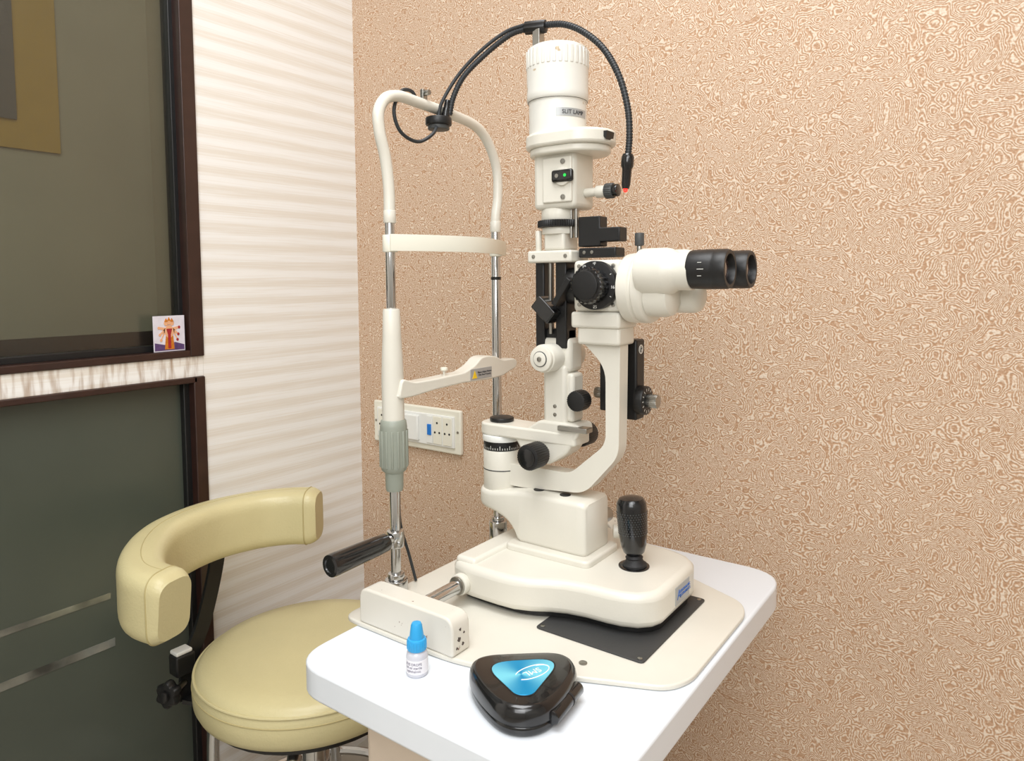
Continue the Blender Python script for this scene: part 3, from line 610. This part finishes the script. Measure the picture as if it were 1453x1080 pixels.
box('bar_clamp',(-1.300,.668,.485),(-1.270,.706,.525),BLACK,c,.004); box('bar_clamp_tape',(-1.298,.670,.525),(-1.272,.702,.533),WHITEP,c,.003)
# ------------------------------------------------------------ eye drop bottle
b=Grp('eye_drop_bottle',(-.552,.571,.78)); BX,BY=-.552,.571
BOT=mat('bottle_plastic',(206,206,214),.25,var=.05,coat=.3); BLAB=mat('bottle_paper_label',(236,234,238),.5,var=.02)
lathe('bottle_body',(BX,BY,.780),(0,0,1),[(0,0),(.0112,0),(.0124,.0015),(.0126,.003),(.0126,.022),(.0118,.026),(.0095,.0290),(.008,.030),(0,.030)],BOT,b)
lathe('bottle_paper',(BX,BY,.7845),(0,0,1),[(.0122,0),(.01275,.0001),(.01275,.0160),(.0122,.0161)],BLAB,b)
def wb(co):
    a0=math.atan2(-.80,.35); a=a0+co.x/.0129; return Vector((BX+(.0129+co.z)*math.cos(a),BY+(.0129+co.z)*math.sin(a),.7925+co.y))
text('bottle_label','EYE DROPS\n10 ml sterile\nophthalmic',.0040,mat('faint_ink',(130,124,142),.6),b,None,.0001,wb)
lathe('bottle_cap',(BX,BY,.8095),(0,0,1),[(0,0),(.0108,0),(.0112,.001),(.0108,.011),(.0102,.0125),(.0085,.0130),(.0080,.017),(.0064,.028),(.0052,.0305),(0,.031)],BLUEP,b,96)
for i in range(22):
    a=2*math.pi*i/22; cyl(f'cap_ridge_{i}',(BX+.0109*math.cos(a),BY+.0109*math.sin(a),.8105),(BX+.0107*math.cos(a),BY+.0107*math.sin(a),.8205),.0007,BLUEP,b,.0003,6)
# ------------------------------------------------------------ contact lens case
k=Grp('contact_lens_case',(-.418,.594,.78)); R=Vector((.81,.586)); F=Vector((-.586,.81)); K=Vector((-.420,.592))
def uv(u,v): p=K+R*u+F*v; return (p.x,p.y)
def chaikin(P,n=3):
    for _ in range(n):
        Q=[]
        for a,b_ in zip(P,P[1:]+P[:1]): Q+= [(a[0]*.75+b_[0]*.25,a[1]*.75+b_[1]*.25),(a[0]*.25+b_[0]*.75,a[1]*.25+b_[1]*.75)]
        P=Q
    return P
shell=chaikin([(-.060,.022),(-.050,.046),(.0,.050),(.052,.052),(.064,.024),(.052,-.016),(.022,-.060),(-.018,-.060),(-.044,-.022)])
def tri(s): return [uv(u*s,v*s) for u,v in shell]
prism('case_bottom',tri(.97),'z',.7805,.792,BLACKG,k,.004,4,50)
prism('case_seam',tri(.985),'z',.792,.7935,RUB,k,0)
# domed lid
lid=[]
for s,z in((1.0,.7935),(1.0,.800),(.985,.8045),(.95,.8085),(.90,.8110),(.86,.8117)):
    lid.append([(x,y,z) for x,y in tri(s)])
loft('case_lid',lid,BLACKG,k)
BL=bpy.data.materials.new('brushed_cyan_disc'); BL.use_nodes=True; nt=BL.node_tree; bb=nt.nodes['Principled BSDF']; bb.inputs['Metallic'].default_value=.35; bb.inputs['Roughness'].default_value=.3
tc=nt.nodes.new('ShaderNodeTexCoord'); gr=nt.nodes.new('ShaderNodeTexGradient'); gr.gradient_type='RADIAL'; mp=nt.nodes.new('ShaderNodeMapping'); mp.inputs['Location'].default_value=(-K.x,-K.y,0)
nt.links.new(tc.outputs['Object'],mp.inputs[0]); nt.links.new(mp.outputs[0],gr.inputs[0])
ns=nt.nodes.new('ShaderNodeMath'); ns.operation='MULTIPLY'; ns.inputs[1].default_value=6.283*2; nt.links.new(gr.outputs['Fac'],ns.inputs[0])
sn=nt.nodes.new('ShaderNodeMath'); sn.operation='SINE'; nt.links.new(ns.outputs[0],sn.inputs[0])
mr=nt.nodes.new('ShaderNodeMapRange'); mr.inputs[1].default_value=-1; nt.links.new(sn.outputs[0],mr.inputs[0])
rp=nt.nodes.new('ShaderNodeValToRGB'); rp.color_ramp.elements[0].color=s2l((10,150,205)); rp.color_ramp.elements[1].color=s2l((130,225,248)); nt.links.new(mr.outputs[0],rp.inputs[0]); nt.links.new(rp.outputs[0],bb.inputs['Base Color'])
disc=rounded([uv(u*.9,v*.88+.001) for u,v in((-.048,.026),(.052,.036),(.012,-.044),(-.006,-.044))],[.034,.034,.016,.016],10)
prism('blue_inlay',disc,'z',.8115,.8125,BL,k,.0003,2)
prism('inlay_rim',[(K.x+(x-K.x)*1.05,K.y+(y-K.y)*1.05) for x,y in disc],'z',.811,.8121,BLACK,k,0)
M=basis((*uv(.012,.004),.8128),(-R.x*.8-F.x*.5,-R.y*.8-F.y*.5,0),(-F.x*.8+R.x*.5,-F.y*.8+R.y*.5,0))
text('inlay_logo','SML',.012,TICK,k,M,.0002)
def arc2(nm,r1,r2,a0,a1,cu_,cv_):
    P=[]
    for i in range(9):
        a=math.radians(a0+(a1-a0)*i/8); uu=cu_+r1*math.cos(a); vv=cv_+r2*math.sin(a); w_=.6
        x,y=uv(uu*math.cos(w_)-vv*math.sin(w_),uu*math.sin(w_)+vv*math.cos(w_)); P.append((x,y,.8127))
    tube(nm,P,.0006,TICK,k,n=4)
arc2('inlay_swoosh',.021,.010,-150,60,.012,-.004); arc2('inlay_swoosh_inner',.020,.009,20,150,.012,-.002)
a1=uv(.061,.006);a2=uv(.030,-.048); cyl('case_hinge',(*a1,.794),(*a2,.794),.0075,BLACKG,k,.002,30)
cyl('hinge_band',(a1[0]*.62+a2[0]*.38,a1[1]*.62+a2[1]*.38,.794),(a1[0]*.58+a2[0]*.42,a1[1]*.58+a2[1]*.42,.794),.0079,RUB,k,0,30)
# ------------------------------------------------------------ lights
def area(name,loc,rot,size,e,col=(1,1,1)):
    l=bpy.data.lights.new(name,'AREA'); l.energy=e; l.size=size; l.color=col
    o=bpy.data.objects.new(name,l); o.location=loc; o.rotation_euler=rot; sc.collection.objects.link(o); return o
area('ceiling_light_panel',(-.35,.25,ZC-.03),(0,0,0),1.0,27,(.97,.985,1))
area('ceiling_light_panel.001',(.9,-.9,ZC-.03),(0,0,0),1.4,23,(.97,.985,1))
fl=area('fill_softbox',(.25,-.9,2.0),(0,0,0),1.0,16,(.97,.985,1))  # added fill light to soften shadows, not a lamp of the room
fl.rotation_euler=(Vector((-.8,.9,.95))-fl.location).to_track_quat('-Z','Y').to_euler()
w=bpy.data.worlds.new('w'); sc.world=w; w.use_nodes=True; w.node_tree.nodes['Background'].inputs[0].default_value=(1,1,1,1); w.node_tree.nodes['Background'].inputs[1].default_value=.3
# ------------------------------------------------------------ camera
yaw=math.radians(35.9); pit=math.atan(.0625); roll=math.radians(.44)
fw=Vector((-math.sin(yaw)*math.cos(pit),math.cos(yaw)*math.cos(pit),-math.sin(pit)))
rt=Vector((math.cos(yaw),math.sin(yaw),0)); up=rt.cross(fw)
r2=rt*math.cos(roll)-up*math.sin(roll); u2=up*math.cos(roll)+rt*math.sin(roll); bz=-fw
cd=bpy.data.cameras.new('camera'); cd.sensor_width=36; cd.lens=36*1000/1453; cd.shift_y=-78/1453; cd.clip_start=.02
co=bpy.data.objects.new('camera',cd); sc.collection.objects.link(co)
co.matrix_world=Matrix(((r2.x,u2.x,bz.x,0),(r2.y,u2.y,bz.y,0),(r2.z,u2.z,bz.z,1.23),(0,0,0,1)))
sc.camera=co
